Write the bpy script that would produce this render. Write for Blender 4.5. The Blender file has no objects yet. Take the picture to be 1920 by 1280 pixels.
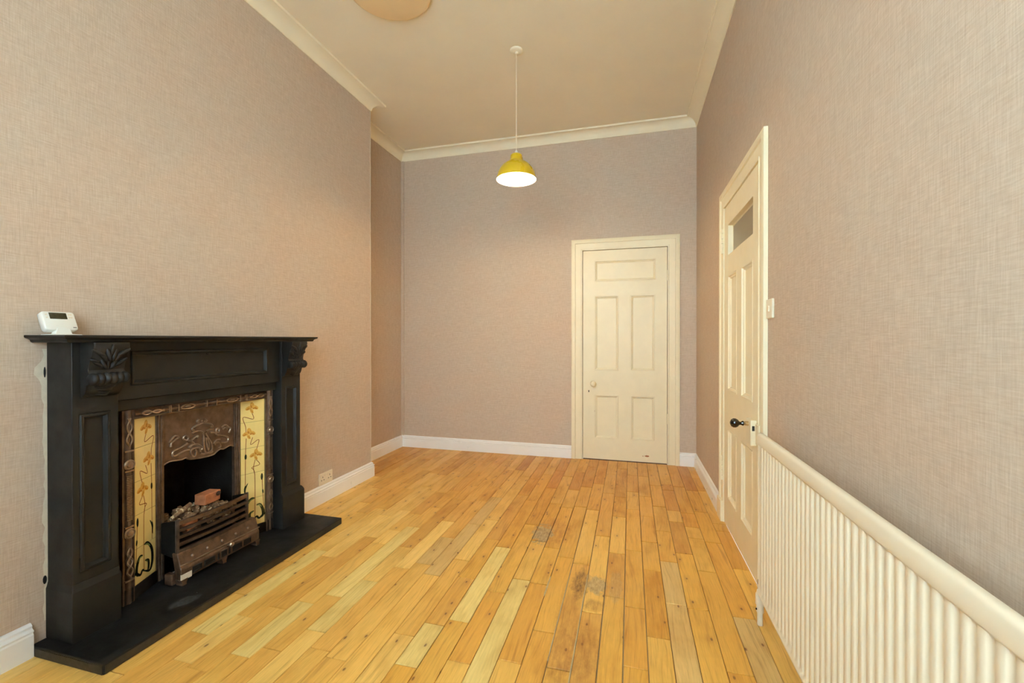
import bpy, bmesh, math, random
from mathutils import Vector, Matrix
random.seed(7)
SC = bpy.context.scene
COL = SC.collection
def lin(c):
    c /= 255.0
    return c / 12.92 if c <= 0.04045 else ((c + 0.055) / 1.055) ** 2.4
def rgb(r, g, b): return (lin(r), lin(g), lin(b), 1.0)

# ------------------------------------------------------------------ room measurements (metres)
L, R, B, FR = -2.0154, 0.5545, 4.0629, -0.42      # chimney breast, right wall, back wall, window wall
XA, CY, CZ = -2.2826, 3.0945, 3.012               # alcove wall, end of the breast, ceiling
FL = -1.888                                        # front of the mantel pillars

# ------------------------------------------------------------------ camera, world, lights, exposure
cam = bpy.data.cameras.new('camera'); camo = bpy.data.objects.new('camera', cam); COL.objects.link(camo)
camo.location = (0, 0, 1.1)
camo.rotation_euler = (math.radians(90 - 0.2287), math.radians(0.018), math.radians(15.1424))
cam.sensor_width = 36; cam.lens = 36 * 818.19 / 1920; cam.clip_start = 0.02
SC.camera = camo
w = bpy.data.worlds.new('world'); SC.world = w; w.use_nodes = True
bg = w.node_tree.nodes['Background']; bg.inputs[0].default_value = (0.80, 0.90, 1.0, 1); bg.inputs[1].default_value = 1.0
def area(name, loc, rot, sx, sy, power, color):
    l = bpy.data.lights.new(name, 'AREA'); l.shape = 'RECTANGLE'; l.size = sx; l.size_y = sy; l.energy = power; l.color = color
    o = bpy.data.objects.new(name, l); o.location = loc; o.rotation_euler = rot; COL.objects.link(o); return o
# overcast daylight just outside the unseen tall window added behind the camera
area('window_daylight', (-.47, FR - 0.62, 1.80), (math.radians(80), 0, 0), 2.1, 2.2, 167, (0.69, 0.95, 1.07))
SC.view_settings.view_transform = 'Standard'; SC.view_settings.look = 'None'
SC.view_settings.gamma = 1; SC.view_settings.use_curve_mapping = False
SC.view_settings.exposure = 0.82
try:
    SC.cycles.max_bounces = 10; SC.cycles.diffuse_bounces = 6; SC.cycles.use_denoising = True
    SC.cycles.sample_clamp_indirect = 6
except Exception: pass

# ------------------------------------------------------------------ materials
def base_mat(name, color, rough=0.5, metal=0.0, spec=0.5, coat=0.0):
    m = bpy.data.materials.new(name); m.use_nodes = True
    p = m.node_tree.nodes['Principled BSDF']
    p.inputs['Base Color'].default_value = color; p.inputs['Roughness'].default_value = rough
    p.inputs['Metallic'].default_value = metal; p.inputs['Specular IOR Level'].default_value = spec
    p.inputs['Coat Weight'].default_value = coat; p.inputs['Coat Roughness'].default_value = 0.12
    return m, p, m.node_tree
def N(nt, t, **kw):
    n = nt.nodes.new(t)
    for k, v in kw.items(): setattr(n, k, v)
    return n
def noise(nt, vec, scale, detail=2.0, rough=0.5):
    n = N(nt, 'ShaderNodeTexNoise'); n.inputs['Scale'].default_value = scale
    n.inputs['Detail'].default_value = detail; n.inputs['Roughness'].default_value = rough
    nt.links.new(vec, n.inputs['Vector']); return n.outputs['Fac']
def mapping(nt, vec, sc=(1, 1, 1), loc=(0, 0, 0)):
    n = N(nt, 'ShaderNodeMapping'); n.inputs['Scale'].default_value = sc; n.inputs['Location'].default_value = loc
    nt.links.new(vec, n.inputs['Vector']); return n.outputs[0]
def ramp(nt, fac, stops):
    n = N(nt, 'ShaderNodeValToRGB'); cr = n.color_ramp
    while len(cr.elements) < len(stops): cr.elements.new(0.5)
    for e, (p, c) in zip(cr.elements, stops): e.position = p; e.color = c
    nt.links.new(fac, n.inputs[0]); return n.outputs[0]
def mixc(nt, fac, a, b, mode='MIX'):
    n = N(nt, 'ShaderNodeMix', data_type='RGBA', blend_type=mode)
    for val, i in ((fac, 0), (a, 6), (b, 7)):
        if hasattr(val, 'default_value') or hasattr(val, 'is_output'): nt.links.new(val, n.inputs[i])
        else: n.inputs[i].default_value = val
    return n.outputs[2]
def math_(nt, op, a, b=None, c=None):
    n = N(nt, 'ShaderNodeMath', operation=op)
    for i, v in enumerate((a, b, c)):
        if v is None: continue
        if isinstance(v, (int, float)): n.inputs[i].default_value = v
        else: nt.links.new(v, n.inputs[i])
    return n.outputs[0]
def bump(nt, p, h, strength=0.2, dist=0.002):
    n = N(nt, 'ShaderNodeBump'); n.inputs['Strength'].default_value = strength; n.inputs['Distance'].default_value = dist
    nt.links.new(h, n.inputs['Height']); nt.links.new(n.outputs[0], p.inputs['Normal'])
def gpos(nt): return N(nt, 'ShaderNodeNewGeometry').outputs['Position']
def g1(v): return (v, v, v, 1)

def mat_speckle(name, color, rough, var=0.12, scale=14, bmp=0.05, metal=0.0, coat=0.0, spec=0.5, bscale=180, chips=None):
    """paint or stone: base colour with soft uneven tone, fine relief and optional little chips"""
    m, p, nt = base_mat(name, color, rough, metal, spec, coat)
    P = gpos(nt); f = noise(nt, P, scale, 4, 0.6)
    lo = tuple(c * (1 - var) for c in color[:3]) + (1,); hi = tuple(min(1, c * (1 + var)) for c in color[:3]) + (1,)
    c = ramp(nt, f, [(0.3, lo), (0.7, hi)])
    if chips:
        v = noise(nt, P, chips[1], 2, 0.5); k = ramp(nt, v, [(chips[2], g1(0)), (chips[2] + 0.015, g1(1))])
        c = mixc(nt, k, c, chips[0])
    nt.links.new(c, p.inputs['Base Color'])
    r = ramp(nt, noise(nt, P, scale * 2.3, 3), [(0.3, g1(max(0, rough - 0.08))), (0.7, g1(min(1, rough + 0.08)))])
    nt.links.new(r, p.inputs['Roughness'])
    if bmp: bump(nt, p, noise(nt, P, bscale, 3), bmp, 0.002)
    return m
def mat_wallpaper():
    m, p, nt = base_mat('linen_wallpaper', rgb(190, 172, 155), 0.75, spec=0.25)
    P = gpos(nt)
    h = noise(nt, mapping(nt, P, (22, 22, 300)), 1.0, 3, 0.65)
    v = noise(nt, mapping(nt, P, (270, 270, 17), (3, 7, 1)), 1.0, 3, 0.65)
    big = noise(nt, P, 3.0, 2)
    blotch = noise(nt, mapping(nt, P, (30, 30, 34)), 1.0, 3, 0.6)
    a = math_(nt, 'ADD', h, v)
    s = math_(nt, 'MULTIPLY', a, 0.5)
    c1 = ramp(nt, s, [(0.32, rgb(189, 165, 145)), (0.5, rgb(202, 180, 160)), (0.68, rgb(214, 194, 175))])
    c2 = mixc(nt, 1.0, c1, ramp(nt, blotch, [(0.3, g1(0.95)), (0.7, g1(1.0))]), 'MULTIPLY')
    c3 = mixc(nt, 1.0, c2, ramp(nt, big, [(0.3, (1.0, 0.97, 0.94, 1)), (0.7, (0.97, 1.0, 1.0, 1))]), 'MULTIPLY')
    nt.links.new(c3, p.inputs['Base Color'])
    bump(nt, p, s, 0.25, 0.003)
    return m
def mat_plank():
    m, p, nt = base_mat('varnished_pine', rgb(215, 150, 75), 0.42, spec=0.45)
    oi = N(nt, 'ShaderNodeObjectInfo'); P = gpos(nt)
    off = N(nt, 'ShaderNodeVectorMath', operation='SCALE'); off.inputs[0].default_value = (17.3, 41.7, 9.1)
    nt.links.new(oi.outputs['Random'], off.inputs['Scale'])
    add = N(nt, 'ShaderNodeVectorMath', operation='ADD'); nt.links.new(P, add.inputs[0]); nt.links.new(off.outputs[0], add.inputs[1])
    Q = add.outputs[0]
    warp = noise(nt, mapping(nt, Q, (5, 1.6, 1)), 1.0, 2)
    wv = N(nt, 'ShaderNodeVectorMath', operation='MULTIPLY_ADD')
    cmb = N(nt, 'ShaderNodeCombineXYZ'); nt.links.new(warp, cmb.inputs[0])
    nt.links.new(cmb.outputs[0], wv.inputs[0]); wv.inputs[1].default_value = (0.11, 0, 0); nt.links.new(Q, wv.inputs[2])
    grain = noise(nt, mapping(nt, wv.outputs[0], (95, 3.2, 1)), 1.0, 5, 0.62)
    fine = noise(nt, mapping(nt, Q, (260, 14, 1)), 1.0, 3, 0.6)
    cloud = noise(nt, mapping(nt, Q, (9, 3.5, 1)), 1.0, 4, 0.6)
    c = oi.outputs['Color']
    c = mixc(nt, 1.0, c, ramp(nt, grain, [(0.25, (0.66, 0.56, 0.42, 1)), (0.45, (0.98, 0.97, 0.95, 1)), (0.75, (1.07, 1.09, 1.12, 1))]), 'MULTIPLY')
    c = mixc(nt, 1.0, c, ramp(nt, fine, [(0.3, g1(0.90)), (0.65, g1(1.03))]), 'MULTIPLY')
    c = mixc(nt, 1.0, c, ramp(nt, cloud, [(0.3, (0.84, 0.77, 0.66, 1)), (0.5, g1(1.0)), (0.75, (1.04, 1.06, 1.14, 1))]), 'MULTIPLY')
    # knots
    vo = N(nt, 'ShaderNodeTexVoronoi', voronoi_dimensions='2D'); vo.inputs['Scale'].default_value = 1.0
    nt.links.new(mapping(nt, Q, (14, 7, 1)), vo.inputs['Vector'])
    kd = math_(nt, 'ADD', vo.outputs['Distance'], math_(nt, 'MULTIPLY', noise(nt, Q, 60, 2), 0.05))
    sep = N(nt, 'ShaderNodeSeparateColor'); nt.links.new(vo.outputs['Color'], sep.inputs[0])
    on = math_(nt, 'GREATER_THAN', sep.outputs[0], 0.70)
    kn = math_(nt, 'MULTIPLY', ramp(nt, kd, [(0.06, g1(0.85)), (0.10, g1(0.0))]), on)
    c = mixc(nt, kn, c, rgb(105, 62, 24))
    ring = math_(nt, 'MULTIPLY', ramp(nt, kd, [(0.1, g1(0.22)), (0.34, g1(0.0))]), on)
    c = mixc(nt, ring, c, rgb(160, 98, 40))
    # worn bare patches and dark water stains, where the real boards have them
    def patch(cx, cy, rx, ry, jag, soft=0.12):
        n = N(nt, 'ShaderNodeVectorMath', operation='MULTIPLY_ADD'); nt.links.new(P, n.inputs[0])
        n.inputs[1].default_value = (1 / rx, 1 / ry, 0); n.inputs[2].default_value = (-cx / rx, -cy / ry, 0)
        l = N(nt, 'ShaderNodeVectorMath', operation='LENGTH'); nt.links.new(n.outputs[0], l.inputs[0])
        d = math_(nt, 'ADD', l.outputs['Value'], math_(nt, 'MULTIPLY', math_(nt, 'SUBTRACT', noise(nt, mapping(nt, P, (34, 24, 1)), 1.0, 4, 0.7), 0.5), jag))
        return ramp(nt, d, [(0.9 - soft, g1(1)), (0.9 + soft, g1(0))])
    stain = ramp(nt, noise(nt, mapping(nt, P, (60, 16, 1)), 1.0, 4, 0.7), [(0.35, g1(0.25)), (0.7, g1(1.0))])
    for (cx, cy, rx, ry, k, col) in ((-0.43, 2.47, 0.13, 0.20, 0.5, rgb(150, 84, 26)), (-0.215, 1.98, 0.045, 0.14, 0.95, rgb(92, 56, 24)),
                                     (-0.155, 1.56, 0.06, 0.16, 0.6, rgb(140, 76, 22)), (-0.23, 1.52, 0.05, 0.2, 0.5, rgb(150, 86, 28)), (-0.145, 1.83, 0.05, 0.05, 0.6, rgb(140, 80, 26)),
                                     (-0.24, 1.72, 0.06, 0.25, 0.35, rgb(150, 86, 28)), (-0.19, 1.42, 0.12, 0.1, 0.35, rgb(140, 80, 30))):
        f = math_(nt, 'MULTIPLY', math_(nt, 'MULTIPLY', patch(cx, cy, rx, ry, 1.1, 0.35), stain), k)
        c = mixc(nt, f, c, col)
    bare = ramp(nt, noise(nt, mapping(nt, P, (120, 28, 1)), 1.0, 4, 0.7), [(0.3, rgb(128, 104, 70)), (0.52, rgb(180, 154, 110)), (0.72, rgb(206, 186, 144))])
    for (cx, cy, rx, ry, jag, k) in ((-0.478, 2.43, 0.062, 0.125, 2.6, 0.85), (-0.145, 1.985, 0.045, 0.085, 1.6, 0.75), (-0.06, 1.99, 0.03, 0.14, 1.6, 0.3)):
        c = mixc(nt, math_(nt, 'MULTIPLY', patch(cx, cy, rx, ry, jag), k), c, bare)
    nt.links.new(c, p.inputs['Base Color'])
    nt.links.new(ramp(nt, cloud, [(0.3, g1(0.50)), (0.7, g1(0.36))]), p.inputs['Roughness'])
    bump(nt, p, math_(nt, 'ADD', math_(nt, 'MULTIPLY', grain, 0.6), cloud), 0.18, 0.003)
    return m
def mat_emit(name, color, strength):
    m, p, nt = base_mat(name, (0.9, 0.9, 0.88, 1), 0.4)
    p.inputs['Emission Color'].default_value = color; p.inputs['Emission Strength'].default_value = strength
    return m
def mat_glass(name, color, rough):
    m, p, nt = base_mat(name, color, rough); p.inputs['Transmission Weight'].default_value = 0.9 if rough < 0.1 else 0.45; p.inputs['IOR'].default_value = 1.45
    bump(nt, p, noise(nt, gpos(nt), 160, 2), 0.35 if rough > 0.1 else 0.0, 0.003); return m

M = {}
M['paper'] = mat_wallpaper()
M['ceiling'] = mat_speckle('ceiling_paint', rgb(244, 233, 208), 0.85, 0.02, 3, 0.02, spec=0.2)
M['cornice'] = mat_speckle('cornice_paint', rgb(246, 235, 208), 0.7, 0.02, 4, 0.02, spec=0.3)
M['skirting'] = mat_speckle('skirting_gloss', rgb(252, 252, 252), 0.35, 0.015, 6, 0.02)
M['door'] = mat_speckle('cream_door_paint', rgb(240, 227, 194), 0.42, 0.025, 9, 0.06, bscale=90)
M['plank'] = mat_plank()
def mat_filler():
    m, p, nt = base_mat('joint_filler', rgb(90, 60, 28), 0.9)
    P = gpos(nt)
    n = N(nt, 'ShaderNodeVectorMath', operation='MULTIPLY_ADD'); nt.links.new(P, n.inputs[0])
    n.inputs[1].default_value = (2.6, 1.15, 0); n.inputs[2].default_value = (.2 * 2.6, -1.75 * 1.15, 0)
    l = N(nt, 'ShaderNodeVectorMath', operation='LENGTH'); nt.links.new(n.outputs[0], l.inputs[0])
    c = mixc(nt, ramp(nt, l.outputs['Value'], [(0.7, g1(1)), (1.1, g1(0))]), rgb(88, 58, 28), rgb(150, 130, 98))
    nt.links.new(c, p.inputs['Base Color']); return m
M['subfloor'] = mat_filler()
M['filler'] = mat_speckle('pale_filler', rgb(188, 166, 128), 0.85, 0.15, 30, 0.1)
M['black'] = mat_speckle('black_satin_paint', (0.0115, 0.0112, 0.0108, 1), 0.56, 0.25, 7, 0.10, bscale=120, spec=0.36, chips=(rgb(190, 186, 176), 70, 0.80))
M['slate'] = mat_speckle('black_slate', (0.0085, 0.0095, 0.0108, 1), 0.52, 0.45, 6, 0.25, bscale=70, spec=0.32, chips=(rgb(120, 124, 126), 60, 0.78))
M['slate_edge'] = mat_speckle('worn_slate_edge', (0.030, 0.023, 0.016, 1), 0.6, 0.5, 16, 0.3, bscale=90)
M['iron'] = mat_speckle('bronzed_iron', (0.150, 0.100, 0.072, 1), 0.42, 0.35, 24, 0.15, metal=0.65, bscale=140)
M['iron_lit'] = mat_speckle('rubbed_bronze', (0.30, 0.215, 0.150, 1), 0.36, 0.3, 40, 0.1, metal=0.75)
M['iron_dark'] = mat_speckle('blackened_iron', (0.012, 0.011, 0.010, 1), 0.5, 0.4, 25, 0.2, metal=0.3)
M['rust'] = mat_speckle('rusty_iron', (0.120, 0.066, 0.038, 1), 0.55, 0.5, 30, 0.3, metal=0.4)
M['rust_dark'] = mat_speckle('scaled_iron', (0.060, 0.038, 0.026, 1), 0.55, 0.5, 30, 0.3, metal=0.4)
M['soot'] = mat_speckle('sooty_firebrick', (0.010, 0.009, 0.008, 1), 0.95, 0.4, 20, 0.4, spec=0.1)
M['tile'] = mat_speckle('cream_glaze', rgb(232, 206, 132), 0.18, 0.05, 12, 0.0, coat=0.4)
M['grout'] = mat_speckle('tile_joint', rgb(120, 104, 62), 0.8, 0.1)
M['ochre'] = mat_speckle('ochre_glaze', rgb(208, 158, 72), 0.2, 0.22, 90, 0.0)
M['ochre_dark'] = mat_speckle('brown_ochre_glaze', rgb(184, 124, 48), 0.2, 0.2, 90, 0.0)
M['stemline'] = mat_speckle('brown_glaze_line', rgb(122, 58, 30), 0.2, 0.15, 60, 0.0)
M['leafline'] = mat_speckle('dark_green_glaze', rgb(34, 46, 30), 0.2, 0.35, 60, 0.0)
M['leaflight'] = mat_speckle('light_green_glaze', rgb(106, 122, 74), 0.2, 0.2, 60, 0.0)
M['brick'] = mat_speckle('orange_brick', rgb(178, 108, 68), 0.9, 0.25, 30, 0.5)
M['brick_char'] = mat_speckle('charred_brick', rgb(66, 46, 36), 0.95, 0.3, 30, 0.5)
M['coal'] = mat_speckle('ash_and_coal', rgb(120, 92, 66), 0.9, 0.6, 45, 0.6, chips=(rgb(196, 176, 140), 60, 0.6))
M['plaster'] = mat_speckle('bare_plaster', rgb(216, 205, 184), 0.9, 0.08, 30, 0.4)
M['radiator'] = mat_speckle('radiator_enamel', rgb(240, 227, 201), 0.38, 0.005, 5, 0.0)
M['white_plastic'] = mat_speckle('white_plastic', rgb(240, 238, 230), 0.4, 0.01, 5, 0.0)
M['grey_mark'] = mat_speckle('grey_print', rgb(130, 130, 128), 0.5, 0.05)
M['lcd'] = mat_speckle('lcd_screen', rgb(58, 54, 36), 0.12, 0.35, 60, 0.0)
M['socket_white'] = mat_speckle('socket_plastic', rgb(236, 222, 198), 0.4, 0.01)
M['hole'] = mat_speckle('dark_hole', (0.02, 0.015, 0.01, 1), 0.9, 0.2)
M['yellow'] = mat_speckle('mustard_enamel', rgb(214, 176, 20), 0.32, 0.04, 8, 0.0, coat=0.2)
M['shade_inside'] = mat_speckle('white_enamel', rgb(250, 248, 240), 0.5, 0.01)
M['flex'] = mat_speckle('cream_flex', rgb(240, 226, 198), 0.5, 0.03)
M['bulb'] = mat_emit('lit_bulb', (1.0, 0.93, 0.80, 1), 30.0)
M['opal'] = mat_speckle('tan_opal_glass', rgb(238, 208, 158), 0.5, 0.02, 4, 0.0)
M['knob_black'] = mat_speckle('black_ebony', (0.012, 0.009, 0.008, 1), 0.18, 0.3, 8, 0.0, coat=0.5)
M['brass'] = mat_speckle('tarnished_brass', rgb(190, 160, 110), 0.35, 0.15, 30, 0.0, metal=0.7)
M['frosted'] = mat_glass('frosted_glass', rgb(186, 172, 142), 0.4)
M['clear'] = mat_glass('clear_glass', (1, 1, 1, 1), 0.0)
M['wood_bare'] = mat_speckle('bare_wood_chip', rgb(176, 112, 70), 0.8, 0.15, 60)
M['valve'] = mat_speckle('valve_paint', rgb(236, 226, 204), 0.4, 0.06, 60)

# ------------------------------------------------------------------ helpers
class MB:
    """collects vertices and faces (world coordinates); build() links them as ONE mesh object"""
    def __init__(s): s.v = []; s.f = []
    def add(s, verts, faces):
        o = len(s.v); s.v += [tuple(p) for p in verts]; s.f += [[i + o for i in q] for q in faces]; return s
    def box(s, x0, x1, y0, y1, z0, z1):
        return s.add([(x0, y0, z0), (x1, y0, z0), (x1, y1, z0), (x0, y1, z0), (x0, y0, z1), (x1, y0, z1), (x1, y1, z1), (x0, y1, z1)],
                     [(3, 2, 1, 0), (4, 5, 6, 7), (0, 1, 5, 4), (1, 2, 6, 5), (2, 3, 7, 6), (3, 0, 4, 7)])
    def loft(s, rings, close=True, caps=True):
        n = len(rings[0]); vs = [p for r in rings for p in r]; fs = []
        for i in range(len(rings) - 1):
            for j in range(n if close else n - 1):
                k = (j + 1) % n; fs.append((i * n + j, i * n + k, (i + 1) * n + k, (i + 1) * n + j))
        if caps: fs.append(tuple(range(n - 1, -1, -1))); fs.append(tuple((len(rings) - 1) * n + j for j in range(n)))
        return s.add(vs, fs)
    def tube(s, path, r, n=8, caps=True):
        P = [Vector(p) for p in path]; rs = r if isinstance(r, (list, tuple)) else [r] * len(P); rings = []
        t0 = (P[1] - P[0]).normalized(); up = Vector((0, 0, 1)) if abs(t0.z) < 0.9 else Vector((1, 0, 0))
        u = t0.cross(up).normalized()
        for i, p in enumerate(P):
            a = P[max(0, i - 1)]; b = P[min(len(P) - 1, i + 1)]; t = (b - a).normalized()
            u = (u - t * u.dot(t)).normalized(); v = t.cross(u)
            rings.append([p + (u * math.cos(2 * math.pi * k / n) + v * math.sin(2 * math.pi * k / n)) * rs[i] for k in range(n)])
        return s.loft(rings, True, caps)
    def lathe(s, origin, axis, prof, n=24, caps=True):
        """prof: (radius, distance along axis)"""
        O = Vector(origin); A = Vector(axis).normalized(); u = A.orthogonal().normalized(); v = A.cross(u)
        rings = [[O + A * h + (u * math.cos(2 * math.pi * k / n) + v * math.sin(2 * math.pi * k / n)) * max(r, 1e-5) for k in range(n)] for r, h in prof]
        return s.loft(rings, True, caps)
    def ball(s, c, rx, ry, rz, n=10, m=6, rot=None):
        c = Vector(c); rings = []
        for i in range(m + 1):
            a = math.pi * i / m; rr = max(math.sin(a), 1e-3); ring = []
            for k in range(n):
                b = 2 * math.pi * k / n; p = Vector((rx * rr * math.cos(b), ry * rr * math.sin(b), -rz * math.cos(a)))
                ring.append(c + (rot @ p if rot else p))
            rings.append(ring)
        return s.loft(rings)
    def slab(s, T, u0, u1, v0, v1, w0, w1, holes=()):
        """a board with rectangular holes; T(u, v, w) gives world points"""
        us = sorted({u0, u1} | {c for h in holes for c in h[:2]}); vs = sorted({v0, v1} | {c for h in holes for c in h[2:]})
        us = [u for u in us if u0 <= u <= u1]; vs = [v for v in vs if v0 <= v <= v1]
        def solid(i, j):
            if i < 0 or j < 0 or i >= len(us) - 1 or j >= len(vs) - 1: return False
            cu, cv = (us[i] + us[i + 1]) / 2, (vs[j] + vs[j + 1]) / 2
            return not any(h[0] < cu < h[1] and h[2] < cv < h[3] for h in holes)
        for i in range(len(us) - 1):
            for j in range(len(vs) - 1):
                if not solid(i, j): continue
                a, b, c, d = us[i], us[i + 1], vs[j], vs[j + 1]
                s.add([T(a, c, w1), T(b, c, w1), T(b, d, w1), T(a, d, w1)], [(0, 1, 2, 3)])
                s.add([T(a, c, w0), T(b, c, w0), T(b, d, w0), T(a, d, w0)], [(3, 2, 1, 0)])
                for (di, dj, e) in ((-1, 0, ((a, d), (a, c))), (1, 0, ((b, c), (b, d))), (0, -1, ((a, c), (b, c))), (0, 1, ((b, d), (a, d)))):
                    if not solid(i + di, j + dj):
                        (p, q), (r_, t) = e
                        s.add([T(p, q, w0), T(r_, t, w0), T(r_, t, w1), T(p, q, w1)], [(0, 1, 2, 3)])
        return s
    def rings(s, T, u0, u1, v0, v1, prof, cap=True):
        """nested rectangles: prof is a list of (inset, depth)"""
        rs = [[T(u0 + i, v0 + i, w_), T(u1 - i, v0 + i, w_), T(u1 - i, v1 - i, w_), T(u0 + i, v1 - i, w_)] for i, w_ in prof]
        s.loft(rs, True, False)
        if cap: s.add(rs[-1], [(0, 1, 2, 3)])
        return s
    def build(s, name, mat, parent=None, smooth=False, bevel=0.0, seg=1, angle=40):
        off = Vector((0, 0, 0)); q = parent
        while q: off += q.location; q = q.parent
        bm = bmesh.new(); vs = [bm.verts.new(Vector(p) - off) for p in s.v]
        for f in s.f:
            try: bm.faces.new([vs[i] for i in f])
            except ValueError: pass
        bmesh.ops.remove_doubles(bm, verts=bm.verts, dist=1e-5)
        bmesh.ops.recalc_face_normals(bm, faces=bm.faces)
        if bevel:
            es = [e for e in bm.edges if len(e.link_faces) == 2 and e.calc_face_angle(0) > math.radians(30)]
            bmesh.ops.bevel(bm, geom=es, offset=bevel, segments=seg, affect='EDGES', profile=0.5, clamp_overlap=True)
        me = bpy.data.meshes.new(name); bm.to_mesh(me); bm.free()
        me.materials.append(M[mat] if isinstance(mat, str) else mat)
        if smooth:
            me.polygons.foreach_set('use_smooth', [True] * len(me.polygons))
            try: me.set_sharp_from_angle(angle=math.radians(angle))
            except Exception: pass
        o = bpy.data.objects.new(name, me); COL.objects.link(o)
        if parent: o.parent = parent
        return o
def tag(o, label=None, cat=None, group=None, kind=None):
    if label: o['label'] = label
    if cat: o['category'] = cat
    if group: o['group'] = group
    if kind: o['kind'] = kind
    return o
def thing(name, loc, label, cat, kind=None):
    o = bpy.data.objects.new(name, None); o.location = loc; o.empty_display_size = 0.1; COL.objects.link(o)
    return tag(o, label, cat, None, kind)
def TL(x0): return lambda u, v, w_: (x0 + w_, u, v)      # on the left wall: u along y, v up, w into the room
def TR(x0): return lambda u, v, w_: (x0 - w_, u, v)      # on the right wall
def TB(y0): return lambda u, v, w_: (u, y0 - w_, v)      # on the back wall
def smooth_path(pts, n=4):
    P = [Vector(p) for p in pts]; out = []
    for i in range(len(P) - 1):
        p0, p1, p2, p3 = P[max(0, i - 1)], P[i], P[i + 1], P[min(len(P) - 1, i + 2)]
        for k in range(n):
            t = k / n
            out.append(0.5 * ((2 * p1) + (p2 - p0) * t + (2 * p0 - 5 * p1 + 4 * p2 - p3) * t * t + (3 * p1 - p0 - 3 * p2 + p3) * t ** 3))
    return out + [P[-1]]

# ------------------------------------------------------------------ walls, ceiling
def struct(mb, name, mat, label, cat, **kw): return tag(mb.build(name, mat, **kw), label, cat, kind='structure')
FIRE = (1.405, 1.885, 0.02, 0.80)                       # hole in the chimney breast
D1 = (-0.4255, 0.3195, -0.02, 1.93)                    # back doorway  (x0, x1, z0, z1)
D2 = (2.134, 2.881, -0.02, 1.895)                      # right doorway (y0, y1, z0, z1)
wl = MB().slab(TL(L), FR - 0.42, CY, -0.02, CZ, -0.15, 0, [FIRE])
wl.box(XA - 0.4, L - 0.15, CY - 0.12, CY, -0.02, CZ)
wall_left = struct(wl, 'wall_left', 'paper', 'chimney breast wall in woven grey taupe wallpaper behind the black fireplace', 'wall')
wall_alcove = struct(MB().box(XA - 0.15, XA, CY, B + 0.15, -0.02, CZ), 'wall_alcove', 'paper', 'shaded alcove side wall in taupe wallpaper beyond the chimney breast', 'wall')
struct(MB().slab(TB(B), XA, R + 0.15, -0.02, CZ, -0.15, 0, [D1]), 'wall_back', 'paper', 'far end wall in woven taupe wallpaper around the panelled cream door', 'wall')
struct(MB().slab(TR(R), FR - 0.42, B, -0.02, CZ, -0.15, 0, [D2]), 'wall_right', 'paper', 'long right wall in woven taupe wallpaper above the radiator', 'wall')
MB().box(XA, XA + .030, B - .012, B, .116, 2.936).build('paper_strip', 'paper', wall_alcove)
MB().box(L - .0005, L + .0012, CY - .005, CY + .0012, .117, 2.936).build('corner_bead', 'plaster', wall_left)
WIN = (-1.30, 0.36, 0.72, 2.72)
TF = lambda u, v, w_: (u, FR + w_, v)
struct(MB().slab(TF, L - 0.0, R, -0.02, CZ, -0.42, 0, [WIN]), 'wall_front', 'paper', 'unseen window wall behind the viewpoint in taupe wallpaper, reveal deepened to shade the right wall', 'wall')  # unseen wall, its window reveal made deep to shade the near right wall
struct(MB().box(XA - 0.4, R + 0.15, FR - 0.42, B + 0.15, CZ, CZ + 0.12), 'ceiling', 'ceiling', 'plain cream painted ceiling with yellow pendant hanging from it', 'ceiling')
struct(MB().box(-.7, R + .15, B + .55, B + .65, -.02, 2.2), 'wall_blocker_far', 'ceiling', 'plain backing wall added behind the far door to block stray light', 'wall')  # unseen closures added behind both doors to stop light leaking through the gaps
struct(MB().box(-.7, R + .15, B + .15, B + .55, -.05, -.006), 'floor_blocker_far', 'subfloor', 'floor strip added behind the far door to block stray light', 'floor')
struct(MB().box(R + .55, R + .65, 1.9, 3.2, -.02, 2.2), 'wall_blocker_side', 'ceiling', 'plain backing wall added behind the side door to block stray light', 'wall')
struct(MB().box(R + .15, R + .55, 1.9, 3.2, -.05, -.006), 'floor_blocker_side', 'subfloor', 'floor strip added behind the side door to block stray light', 'floor')
struct(MB().box(-.7, R + .65, B + .15, B + .65, 2.2, 2.25).box(-.75, -.7, B + .15, B + .65, -.02, 2.2).box(R + .15, R + .2, B + .15, B + .65, -.02, 2.2), 'ceiling_blocker_far', 'ceiling', 'top and ends added behind the far door to block stray light', 'ceiling')
struct(MB().box(R + .15, R + .65, 1.85, 3.25, 2.2, 2.25).box(R + .15, R + .65, 1.85, 1.9, -.02, 2.2).box(R + .15, R + .65, 3.2, 3.25, -.02, 2.2), 'ceiling_blocker_side', 'ceiling', 'top and ends added behind the side door to block stray light', 'ceiling')
win = thing('window_unseen', (-.47, FR, 0.72), 'unseen tall white sash window added behind the viewpoint as the daylight source', 'window', 'structure')  # unseen window, added as the source of the daylight
MB().slab(TF, WIN[0], WIN[1], WIN[2], WIN[3], -0.40, -0.33, [(WIN[0] + .06, WIN[1] - .06, .78, 1.70), (WIN[0] + .06, WIN[1] - .06, 1.74, 2.66)]).build('window_frame', 'skirting', win)
MB().box(WIN[0] + .06, WIN[1] - .06, FR - .370, FR - .365, .78, 1.70).build('pane', 'clear', win)
MB().box(WIN[0] + .06, WIN[1] - .06, FR - .370, FR - .365, 1.74, 2.66).build('pane', 'clear', win)
MB().box(WIN[0] + .001, WIN[1] - .001, FR - .33, FR + .04, .7205, .745).build('window_sill', 'skirting', win, bevel=.004)

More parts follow.
